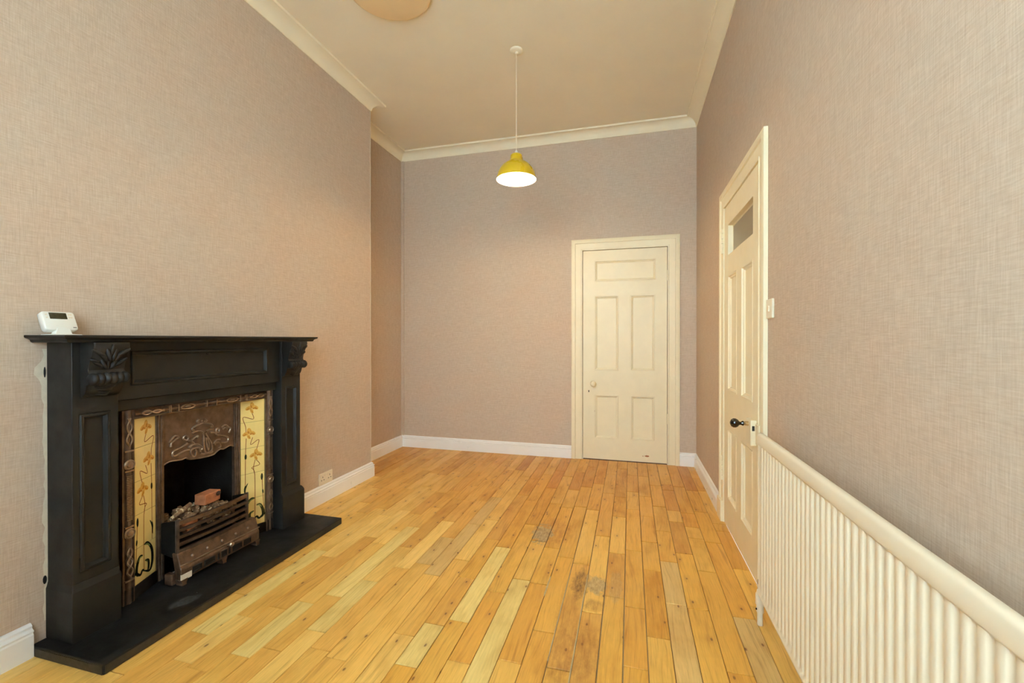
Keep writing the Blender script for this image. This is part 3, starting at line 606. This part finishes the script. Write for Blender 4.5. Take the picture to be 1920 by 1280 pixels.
# splayed tile cheeks: five tiles each, painted with a flower spray
HD = -2.006
A0, A1 = Vector((IX - .004, 1.315, 0)), Vector((HD + .006, 1.432, 0))
def cheek(mirror):
    def PT(s, z, w_=0):
        p = A0 + (A1 - A0) * s; d = (A1 - A0).normalized(); nrm = Vector((-d.y, d.x, 0)) * -1
        if nrm.x < 0: nrm = -nrm
        p = p + nrm * w_
        y = p.y if not mirror else 3.290 - p.y
        return (p.x, y, z)
    tp_ = MB().loft([[PT(-.03, .060, w_), PT(1.03, .060, w_), PT(1.03, .778, w_), PT(-.03, .778, w_)] for w_ in (-.012, -.0018)])
    par = tp_.build('tile_panel', 'grout', ins)
    JZ = [.092, .240, .378, .516, .655, .776]
    for z0, z1 in zip(JZ[:-1], JZ[1:]):
        g = .0007; b = .0015; W = (A1 - A0).length; sg, sb = g / W, b / W
        t = MB().loft([[PT(.02 + sg, z0 + g, -.003), PT(.98 - sg, z0 + g, -.003), PT(.98 - sg, z1 - g, -.003), PT(.02 + sg, z1 - g, -.003)],
                       [PT(.02 + sg, z0 + g, -.0006), PT(.98 - sg, z0 + g, -.0006), PT(.98 - sg, z1 - g, -.0006), PT(.02 + sg, z1 - g, -.0006)],
                       [PT(.02 + sb, z0 + b, 0), PT(.98 - sb, z0 + b, 0), PT(.98 - sb, z1 - b, 0), PT(.02 + sb, z1 - b, 0)]])
        t.build('tile', 'tile', par)
    MB().loft([[PT(-.03, .040, w_), PT(1.03, .040, w_), PT(1.03, .091, w_), PT(-.03, .091, w_)] for w_ in (-.012, .003)]).build('cheek_base', 'iron_dark', ins)
    ww = (A1 - A0).length; hh = .684
    # design space: s across (0 = next to the outer frame), t up the panel
    def ribbon(mb, pts, wd, w_):
        P = smooth_path([(s * ww, .092 + t * hh, 0) for s, t in pts], 5)
        ws = wd if isinstance(wd, (list, tuple)) else None
        Lf = []; Rt = []
        for i, p in enumerate(P):
            d = (P[min(i + 1, len(P) - 1)] - P[max(i - 1, 0)]).normalized(); n_ = Vector((-d.y, d.x, 0))
            f = i / (len(P) - 1)
            r = wd if ws is None else ws[0] * (1 - f) + ws[2] * f + (ws[1] - (ws[0] + ws[2]) / 2) * 4 * f * (1 - f)
            Lf.append(p + n_ * r); Rt.append(p - n_ * r)
        for i in range(len(P) - 1):
            mb.add([PT(q.x / ww, q.y, w_) for q in (Lf[i], Rt[i], Rt[i + 1], Lf[i + 1])], [(0, 1, 2, 3)])
    def blob(mb, s, t, a, b, ang, w_):
        pts = []
        for q in range(12):
            c, d = a * math.cos(q * .5236), b * math.sin(q * .5236)
            pts.append(PT(s + (c * math.cos(ang) - d * math.sin(ang)) / ww, .092 + t * hh + c * math.sin(ang) + d * math.cos(ang), w_))
        mb.add(pts, [tuple(range(12))])
    F = [(.50, .925), (.62, .725), (.34, .550)]      # s measured from the frame side
    stem = MB()
    for pts in ([(.54, .90), (.47, .845), (.88, .868), (.78, .79), (.77, .73)], [(.76, .70), (.79, .55), (.80, .32), (.80, .22)],
                [(.50, .70), (.58, .645), (.25, .675), (.36, .59), (.36, .565)], [(.37, .52), (.22, .475), (.54, .46), (.42, .40), (.42, .05)],
                [(.40, .52), (.47, .46), (.42, .40)], [(.12, .37), (.10, .26), (.05, .13)]):
        ribbon(stem, pts, .0016, .0003)
    tag(stem.build('painted_stem', 'stemline', par), kind='stuff')
    for s, t in F:
        fl = MB(); fd = MB()
        for q, (da, db, a, b, an) in enumerate(((-.10, .012, .019, .010, .5), (.02, .030, .017, .011, 1.4), (.16, .010, .018, .010, -.4), (.04, -.014, .014, .008, 1.2))):
            blob(fl, s + da, t + db, a, b, an, .0004 + q * .00008)
        for q, (da, db, a, b, an) in enumerate(((-.13, .004, .010, .0045, .6), (.05, .020, .009, .004, 1.2), (.19, .004, .010, .004, -.5), (.02, -.020, .011, .0028, 1.0), (-.04, .004, .006, .004, 0))):
            blob(fd, s + da, t + db, a, b, an, .0008 + q * .00006)
        fo = tag(fl.build('painted_flower', 'ochre', par), kind='stuff')
        tag(fd.build('flower_shading', 'ochre_dark', fo), kind='stuff')
    lf = MB(); lg = MB()
    for pts, wd in (([(.42, .215), (.58, .215), (.78, .16), (.80, .08), (.68, .035), (.42, .055)], [.0015, .0075, .002]),
                    ([(.36, .155), (.22, .155), (.10, .11), (.10, .06), (.28, .045)], [.0015, .0075, .002]),
                    ([(.46, .115), (.62, .10), (.62, .055), (.55, .035)], [.002, .0065, .002]),
                    ([(.42, .055), (.34, .065), (.24, .045), (.04, .075), (.02, .060)], [.003, .005, .002]),
                    ([(.78, .575), (.785, .535)], [.002, .0058, .002]), ([(.80, .33), (.82, .30), (.82, .26)], [.001, .0042, .001]), ([(.70, .345), (.80, .305), (.83, .25)], [.001, .0038, .001]),
                    ([(.13, .40), (.13, .345)], [.001, .0062, .001]), ([(.10, .27), (.08, .235)], [.001, .004, .001])):
        ribbon(lf, pts, wd, .0005)
    for pts, wd in (([(.44, .212), (.57, .208), (.70, .185)], [.001, .0035, .001]), ([(.34, .152), (.24, .152), (.15, .132)], [.001, .0035, .001]), ([(.48, .112), (.58, .102)], [.001, .003, .001])):
        ribbon(lg, pts, wd, .0009)
    lo = tag(lf.build('painted_leaf', 'leafline', par), kind='stuff'); tag(lg.build('leaf_highlight', 'leaflight', lo), kind='stuff')
cheek(False); cheek(True)
# columns beside the opening
for y0, y1 in ((1.432, 1.466), (1.824, 1.858)):
    c = MB().box(HD - .012, HD + .008, y0, y1, .04, .777)
    for q in (.2, .55): c.box(HD + .008, HD + .013, y0 + (y1 - y0) * q, y0 + (y1 - y0) * (q + .25), .04, .777)
    c.build('column', 'iron', ins, bevel=.001)
# hood with an ogee lower edge and its relief
top_z = .777
edge = [(1.468, .540), (1.495, .549), (1.549, .543), (1.568, .546), (1.587, .535), (1.65, .526), (1.706, .526), (1.725, .536), (1.745, .545), (1.765, .541), (1.80, .550), (1.822, .541)]
hm = MB(); hp = smooth_path([(HD, y, z) for y, z in edge], 3)
for w0, w1 in ((0, 1),):
    ring = [(HD + .002, p.y, p.z) for p in hp] + [(HD + .002, 1.822, top_z), (HD + .002, 1.468, top_z)]
    ring2 = [(HD - .008, y, z) for x, y, z in ring]
    n = len(hp)
    for i in range(n - 1):
        a, b = hp[i], hp[i + 1]
        for xx in (HD + .002, HD - .008): hm.add([(xx, a.y, a.z), (xx, b.y, b.z), (xx, b.y, top_z), (xx, a.y, top_z)], [(0, 1, 2, 3)])
        hm.add([(HD + .002, a.y, a.z), (HD - .008, a.y, a.z), (HD - .008, b.y, b.z), (HD + .002, b.y, b.z)], [(0, 1, 2, 3)])
hood = hm.build('hood', 'iron', ins)
ORN = {'vase': [(1.657, 0.636), (1.655, 0.594), (1.664, 0.552), (1.682, 0.546), (1.699, 0.556), (1.696, 0.588), (1.676, 0.623), (1.663, 0.647)],
'vasein': [(1.666, 0.622), (1.669, 0.591), (1.679, 0.558), (1.683, 0.588), (1.671, 0.621)], 'armL': [(1.597, 0.658), (1.619, 0.662), (1.644, 0.657), (1.657, 0.636)],
'armR': [(1.67, 0.652), (1.683, 0.659), (1.706, 0.657)], 'crown': [(1.608, 0.668), (1.597, 0.679), (1.612, 0.688), (1.631, 0.693), (1.647, 0.696), (1.676, 0.691), (1.696, 0.681), (1.703, 0.67), (1.69, 0.668)],
'petA': [(1.631, 0.702), (1.622, 0.71), (1.631, 0.718)], 'petB': [(1.647, 0.704), (1.647, 0.711)], 'petC': [(1.657, 0.7), (1.671, 0.704), (1.658, 0.715)],
'leafL': [(1.492, 0.637), (1.506, 0.654), (1.52, 0.662), (1.534, 0.651), (1.517, 0.643), (1.5, 0.633), (1.498, 0.616)], 'cL': [(1.567, 0.653), (1.579, 0.641), (1.57, 0.63), (1.556, 0.639), (1.558, 0.65), (1.567, 0.653), (1.574, 0.644)],
'sL': [(1.576, 0.615), (1.537, 0.601), (1.509, 0.594), (1.506, 0.578), (1.517, 0.57), (1.558, 0.582), (1.584, 0.581)], 'zL': [(1.579, 0.629), (1.606, 0.608), (1.582, 0.599), (1.585, 0.593), (1.606, 0.603), (1.631, 0.595), (1.647, 0.578), (1.644, 0.568)],
'loop': [(1.639, 0.559), (1.631, 0.582), (1.606, 0.585), (1.591, 0.574), (1.597, 0.551), (1.612, 0.547), (1.618, 0.567), (1.609, 0.578)], 'twL': [(1.594, 0.625), (1.615, 0.639), (1.626, 0.64), (1.622, 0.632)],
'cR': [(1.727, 0.656), (1.739, 0.647), (1.734, 0.636), (1.723, 0.64), (1.722, 0.651), (1.727, 0.656)], 'leafR': [(1.751, 0.655), (1.772, 0.665), (1.79, 0.65), (1.803, 0.641), (1.794, 0.62)], 'leafR2': [(1.758, 0.644), (1.772, 0.65), (1.783, 0.639)],
'sR': [(1.727, 0.622), (1.772, 0.609), (1.79, 0.592), (1.779, 0.575), (1.747, 0.579)], 'tR': [(1.709, 0.582), (1.723, 0.597), (1.744, 0.596)], 'uR': [(1.716, 0.574), (1.716, 0.586), (1.737, 0.582), (1.746, 0.561), (1.735, 0.554)],
'vR': [(1.689, 0.642), (1.716, 0.636), (1.723, 0.625)], 'base': [(1.64, 0.552), (1.653, 0.545), (1.669, 0.547), (1.689, 0.543), (1.703, 0.548)]}
om = MB()
for nm, pts in ORN.items(): om.tube(smooth_path([(HD + .0035, y, z) for y, z in pts], 4), .0047, 6)
om.tube([(HD + .001, p.y, p.z + .002) for p in hp], .0036, 6)
tag(om.build('relief_ornament', 'iron_lit', hood, smooth=True, angle=60), kind='stuff')
# fire box behind the opening
fb = MB()
bx0 = -2.30
fb.add([(HD - .010, 1.462, .04), (HD - .010, 1.828, .04), (bx0, 1.79, .04), (bx0, 1.50, .04), (HD - .010, 1.462, .79), (HD - .010, 1.828, .79), (bx0, 1.79, .79), (bx0, 1.50, .79)],
       [(0, 1, 2, 3), (4, 5, 6, 7), (1, 2, 6, 5), (2, 3, 7, 6), (3, 0, 4, 7)])
fb.build('fire_box', 'soot', ins)

# ------------------------------------------------------------------ grate with bowed bars and ash fret
gr = thing('fire_grate', (-1.93, 1.64, .037), 'rusty iron fire grate with bowed bars standing in the fireplace opening', 'grate')
GX, GY0, GY1 = -1.902, 1.450, 1.806
def bow(z, amp, y0=GY0, y1=GY1, x=GX, n=12): return [(x + amp * math.sin(math.pi * q / n), y0 + (y1 - y0) * q / n, z) for q in range(n + 1)]
for q, z in enumerate((.300, .268, .238, .208, .178)):
    b = MB(); pts = bow(z, .016 - .001 * q); h = .0085 if q == 0 else .006
    b.loft([[(x - .007, y, zz - h), (x + .006, y, zz - h), (x + .006, y, zz + h), (x - .007, y, zz + h)] for x, y, zz in pts])
    b.build('bar', 'rust_dark' if q else 'rust', gr, smooth=True, angle=30)
for y in (GY0, GY1):
    s_ = -1 if y == GY0 else 1
    MB().loft([[(x, yy, z) for x, z in ((HD + .016, .16), (GX + .004, .145), (GX + .004, .300), (GX - .02, .308), (HD + .016, .292))] for yy in (y - .004, y + .004)]).build('side_plate', 'soot', gr)
    MB().tube([(GX, y, .14), (GX, y, .315)], .008, 8).build('end_post', 'rust_dark', gr, smooth=True)
MB().box(-2.16, GX + .004, GY0 + .005, GY1 - .005, .196, .204).build('fire_bed', 'iron_dark', gr)
# ash fret: studded sloping plate, moulded front with cast pattern and three feet
af = MB().loft([[(x, y, z) for x, z in ((GX - .02, .172), (GX + .012, .172), (-1.872, .112), (-1.868, .106), (-1.868, .060), (-1.90, .060))] for y in (1.440, 1.852)])
fret = af.build('ash_fret', 'rust', gr, bevel=.003)
fp = MB()
for i, (y0, y1) in enumerate(((1.49, 1.535), (1.545, 1.60), (1.612, 1.622), (1.630, 1.662), (1.670, 1.680), (1.692, 1.745), (1.755, 1.80))):
    fp.rings(lambda u, v, w_: (-1.868 + w_, u, v), y0, y1, .068, .098, [(0, .0002), (.002, .003), (.006, .003), (.007, .001)])
tag(fp.build('cast_pattern', 'iron_dark', fret), kind='stuff')
stu = MB()
for y in (1.50, 1.57, 1.645, 1.72, 1.79): stu.ball((-1.880, y, .142), .007, .007, .007, 10, 6)
tag(stu.build('stud', 'iron_lit', fret, smooth=True), kind='stuff')
MB().lathe((-1.868, 1.672, .112), (1, 0, .3), [(.006, -.004), (.006, .008), (.011, .013), (.012, .020), (.006, .026)], 14).build('damper_knob', 'iron_lit', fret, smooth=True)
MB().tube([(-1.872, 1.438, .122), (-1.872, 1.854, .122)], .003, 8).build('trim_rod', 'iron_lit', fret)
for y in (1.452, 1.646, 1.838):
    MB().loft([[(x, y + d, z) for x, d, z in ((-1.90, -.014 * k, zz), (-1.864, -.014 * k, zz), (-1.864, .014 * k, zz), (-1.90, .014 * k, zz))] for zz, k in ((.037, .7), (.046, .6), (.062, 1.1))]).build('foot', 'rust', gr)
tag(MB().loft([[(x, y, z) for x, z in ((-1.872, .058), (-1.8660, .0585), (-1.8660, .084), (-1.872, .084))] for y in (1.4395, 1.486)]).build('pale_corner', 'plaster', fret), 'pale lower corner')  # pale block on the fret's lower left corner
MB().loft([[(x, y, z) for x, z in ((-1.95, .037), (-1.905, .037), (-1.905, .085), (-1.95, .085))] for y in (1.428, 1.452)]).build('fret_end', 'rust', gr, bevel=.004)

# rubble and brick on the fire bed
rr = random.Random(21); rb = MB()
for q in range(230):
    y = rr.uniform(1.485, 1.785); x = rr.uniform(-2.12, -1.920); s = rr.uniform(.008, .022)
    z = .206 + s * .6 + rr.uniform(0, .088) * (1 - .35 * abs(y - 1.60) / .17)
    rot = Matrix.Rotation(rr.uniform(0, 6), 3, 'Z') @ Matrix.Rotation(rr.uniform(-.8, .8), 3, 'X')
    c = Vector((x, y, z)); pts = []
    rb.ball(c, s * rr.uniform(.8, 1.2), s * rr.uniform(.7, 1.2), s * rr.uniform(.5, .9), 6, 3, rot)
tag(rb.build('ash_rubble', 'coal'), 'heap of broken brown coal and ash rubble filling the fire grate', 'rubble', kind='stuff')
def rough_brick(name, c, dims, rz, mat, label, tilt=0):
    rot = Matrix.Rotation(rz, 3, 'Z') @ Matrix.Rotation(tilt, 3, 'X'); mb = MB(); a, b, d = (v / 2 for v in dims)
    r2 = random.Random(int(c[1] * 1e4))
    mb.loft([[Vector(c) + rot @ Vector((x * r2.uniform(.95, 1.04), y * r2.uniform(.95, 1.04), z)) for x, y in ((-a, -b), (a, -b), (a, b), (-a, b))] for z in (-d, 0, d)])
    return tag(mb.build(name, mat, bevel=.003), label, 'brick')
bk = rough_brick('brick', (-2.02, 1.690, .322), (.062, .092, .050), .12, 'brick', 'orange brick lying on top of the rubble in the grate')
cc = MB().ball((-1.9885, 1.722, .333), .003, .013, .012, 8, 5); tag(cc.build('char_mark', 'brick_char', bk), 'charred black patch')
rough_brick('brick_fragment', (-1.930, 1.530, .262), (.030, .056, .034), -.1, 'brick', 'small orange brick fragment behind the front bars at left of the grate', .2)
st = MB().tube([(-1.975, 1.478, .300), (-1.98, 1.53, .318), (-1.985, 1.575, .334)], [.010, .011, .009], 7)
tag(st.build('stick', 'coal'), 'short pale stick leaning over rubble at left of the grate', 'stick')

# ------------------------------------------------------------------ room thermostat on the shelf
th = thing('room_thermostat', (-1.93, 1.075, 1.1165), 'white wireless room thermostat with grey display standing on the mantel shelf', 'thermostat')
ta = math.radians(24)
def TH(u, v, w_):   # u along y, v up the tilted face, w outwards
    return (-1.936 - v * math.sin(ta) + w_ * math.cos(ta), 1.029 + u, 1.1355 + v * math.cos(ta) + w_ * math.sin(ta))
def rrect(u0, u1, v0, v1, r, n=4):
    out = []
    for cu, cv, a0 in ((u1 - r, v0 + r, -90), (u1 - r, v1 - r, 0), (u0 + r, v1 - r, 90), (u0 + r, v0 + r, 180)):
        for q in range(n + 1):
            a = math.radians(a0 + 90 * q / n); out.append((cu + r * math.cos(a), cv + r * math.sin(a)))
    return out
body = MB().loft([[TH(u, v, w_) for u, v in rrect(0 + i, .094 - i, 0 + i, .072 - i, .010 - i * .5)] for w_, i in ((-.026, .003), (-.023, 0), (-.004, 0), (-.001, .0015), (0, .004))])
body.build('body', 'white_plastic', th, smooth=True, angle=50)
MB().loft([[TH(u, v, w_) for u, v in rrect(.020, .069, .042, .066, .001)] for w_ in (-.001, .0006)]).build('display', 'lcd', th)
for u, v in ((.012, .058), (.012, .047), (.076, .060), (.082, .060), (.076, .049), (.082, .049)):
    MB().loft([[TH(a, b, w_) for a, b in rrect(u - .0025, u + .0025, v - .002, v + .002, .001)] for w_ in (-.001, .001)]).build('button', 'socket_white', th)
MB().loft([[TH(a, b, w_) for a, b in rrect(.078, .088, .008, .0115, .001)] for w_ in (-.001, .0004)]).build('printed_mark', 'grey_mark', th)
MB().loft([[(-1.945 + a * sx, 1.077 + b * sy, z) for a, b in ((-1, -1), (1, -1), (1, 1), (-1, 1))] for sx, sy, z in ((.028, .044, 1.1165), (.028, .044, 1.1195), (.012, .024, 1.121), (.009, .016, 1.145))]).build('stand', 'white_plastic', th, bevel=.001)

# ------------------------------------------------------------------ electrical fittings
sk = thing('wall_socket', (L, 2.547, .118), 'cream double power socket on the wall just above the skirting right of the fireplace', 'socket')
MB().box(L, L + .009, 2.480, 2.614, .1175, .197).build('faceplate', 'socket_white', sk, bevel=.0025)
for c in (2.512, 2.582):
    for dy, z, a, b in ((0, .170, .0022, .005), (-.012, .150, .004, .0025), (.012, .150, .004, .0025)):
        MB().box(L + .0085, L + .0095, c + dy - a, c + dy + a, z - b, z + b).build('pin_slot', 'hole', sk)
for y in (2.534, 2.560): MB().box(L + .008, L + .0125, y - .006, y + .006, .172, .189).build('rocker', 'socket_white', sk, bevel=.001)
sw = thing('light_switch', (R, 1.985, 1.187), 'small cream light switch on the wall beside the side door', 'switch')
MB().box(R - .009, R, 1.950, 2.026, 1.187, 1.265).build('faceplate', 'socket_white', sw, bevel=.002)
MB().box(R - .014, R - .008, 1.982, 1.994, 1.214, 1.238).build('rocker', 'socket_white', sw, bevel=.0015)

# ------------------------------------------------------------------ radiator
rd = thing('radiator', (.48, 1.1, 0), 'long white ribbed panel radiator on the right wall', 'radiator')
RX, RY0, RY1, RZ0, RZ1 = .468, .34, 1.838, .136, .748
pit = .0328; pr = []
y = RY0 + .02
n0 = int((RY0 + .02) / pit) + 1
prof = [(RY0, 0)]
k = n0
while k * pit + .0 < RY1 - .02:
    c = k * pit - .0016
    prof += [(c + q_, d_) for q_, d_ in ((-.0155, .0078), (-.0115, .0060), (-.0085, .0015), (-.0065, 0), (.0065, 0), (.0085, .0015), (.0115, .0060), (.0155, .0078))]
    k += 1
prof += [(RY1, 0)]
zs_ = [(RZ0, .008, 1), (RZ0 + .004, -.002, 1), (RZ0 + .010, -.004, 1), (RZ0 + .017, -.003, 1), (RZ0 + .022, .002, 1), (RZ0 + .034, .0015, 0), (RZ1 - .056, .0015, 0), (RZ1 - .046, .003, 1), (RZ1 - .044, -.001, 1), (RZ1 - .040, -.002, 1), (RZ1 - .010, -.002, 1), (RZ1 - .003, .002, 1), (RZ1, .010, 1), (RZ1 - .003, .019, 1), (RZ1 - .012, .022, 1), (RZ0 + .012, .022, 1), (RZ0, .014, 1)]
rm = MB(); rows = []
for z, dx, flat in zs_:
    rows.append([(RX + dx + (0 if flat else d), yy, z) for yy, d in prof])
rm.loft(rows, close=False, caps=False)
for e in (0, -1):
    rm.add([r[e] for r in rows], [tuple(range(len(rows)))])
rm.build('panel', 'radiator', rd, smooth=True, angle=50)
for y in (.6, 1.6):
    MB().box(RX + .021, R - .001, y - .015, y + .015, .22, .68).build('wall_bracket', 'radiator', rd)
vv = MB().lathe((.485, 1.872, 0), (0, 0, 1), [(.010, 0), (.010, .045), (.013, .050), (.013, .075), (.016, .080), (.016, .118), (.012, .125)], 14)
vo = vv.build('valve', 'valve', rd, smooth=True, angle=40)
MB().tube([(.485, 1.830, .150), (.485, 1.876, .150)], .011, 10).build('valve_union', 'valve', vo, smooth=True)
MB().lathe((.485, 1.872, .125), (0, 0, 1), [(.008, 0), (.009, .020), (.009, .045), (.006, .052)], 10).build('valve_spindle', 'rust', vo, smooth=True)
MB().ball((.471, 1.868, .062), .003, .004, .004, 8, 5).build('valve_screw', 'hole', vo)

# ------------------------------------------------------------------ pendant lamp
PX, PY = -.727, 2.797
pd = thing('pendant_lamp', (PX, PY, CZ), 'mustard yellow metal pendant lamp hanging lit from a cream flex', 'lamp')
MB().lathe((PX, PY, CZ), (0, 0, -1), [(.042, 0), (.043, .004), (.041, .009), (.032, .013), (.012, .016), (.009, .024), (.004, .027)], 28).build('ceiling_rose', 'cornice', pd, smooth=True, angle=50)
MB().tube([(PX, PY, CZ - .03), (PX, PY, 2.345)], .0022, 8).build('flex', 'flex', pd, smooth=True)
MB().lathe((PX, PY, 2.352), (0, 0, -1), [(.004, 0), (.009, .008), (.012, .018), (.015, .024), (.015, .040)], 20).build('lamp_holder', 'white_plastic', pd, smooth=True, angle=50)
out = [(.016, 2.326), (.030, 2.325), (.037, 2.319), (.040, 2.309), (.040, 2.296), (.043, 2.290), (.044, 2.284), (.052, 2.276), (.070, 2.266), (.090, 2.250), (.108, 2.228), (.121, 2.202), (.128, 2.176), (.131, 2.158)]
shade = MB().lathe((PX, PY, 0), (0, 0, 1), list(reversed([(r, z) for r, z in out])), 48, caps=False)
so = shade.build('lamp_shade', 'yellow', pd, smooth=True, angle=50)
inn = MB().lathe((PX, PY, 0), (0, 0, 1), [(.131, 2.158)] + [(r - .003, z - .001) for r, z in reversed(out[:-1])], 48, caps=False)
tag(inn.build('shade_lining', 'shade_inside', so, smooth=True, angle=50), 'white inside of the shade')
MB().lathe((PX, PY, 2.31), (0, 0, -1), [(.013, 0), (.013, .030), (.020, .050), (.030, .075), (.031, .090), (.024, .110), (.008, .119)], 20).build('bulb', 'bulb', pd, smooth=True, angle=60)
pl_ = bpy.data.lights.new('bulb_glow', 'POINT'); pl_.energy = 11; pl_.color = (1.0, .70, .38); pl_.shadow_soft_size = .03
plo = bpy.data.objects.new('bulb_glow', pl_); plo.location = (PX, PY, 2.175); COL.objects.link(plo)

# ------------------------------------------------------------------ shallow round ceiling light at the top edge
CX_, CY_ = -1.265, 2.115
cl = thing('ceiling_light', (CX_, CY_, CZ), 'shallow round tan ceiling light cut off by the top edge', 'lamp')
MB().lathe((CX_, CY_, CZ), (0, 0, -1), [(.20, 0), (.20, .010), (.196, .012)], 48).build('base_plate', 'cornice', cl, smooth=True, angle=40)
MB().lathe((CX_, CY_, CZ - .010), (0, 0, -1), [(.225, 0), (.2265, .003), (.226, .009), (.222, .0125), (.215, .0135), (.0, .0145)], 56).build('diffuser', 'opal', cl, smooth=True, angle=60)
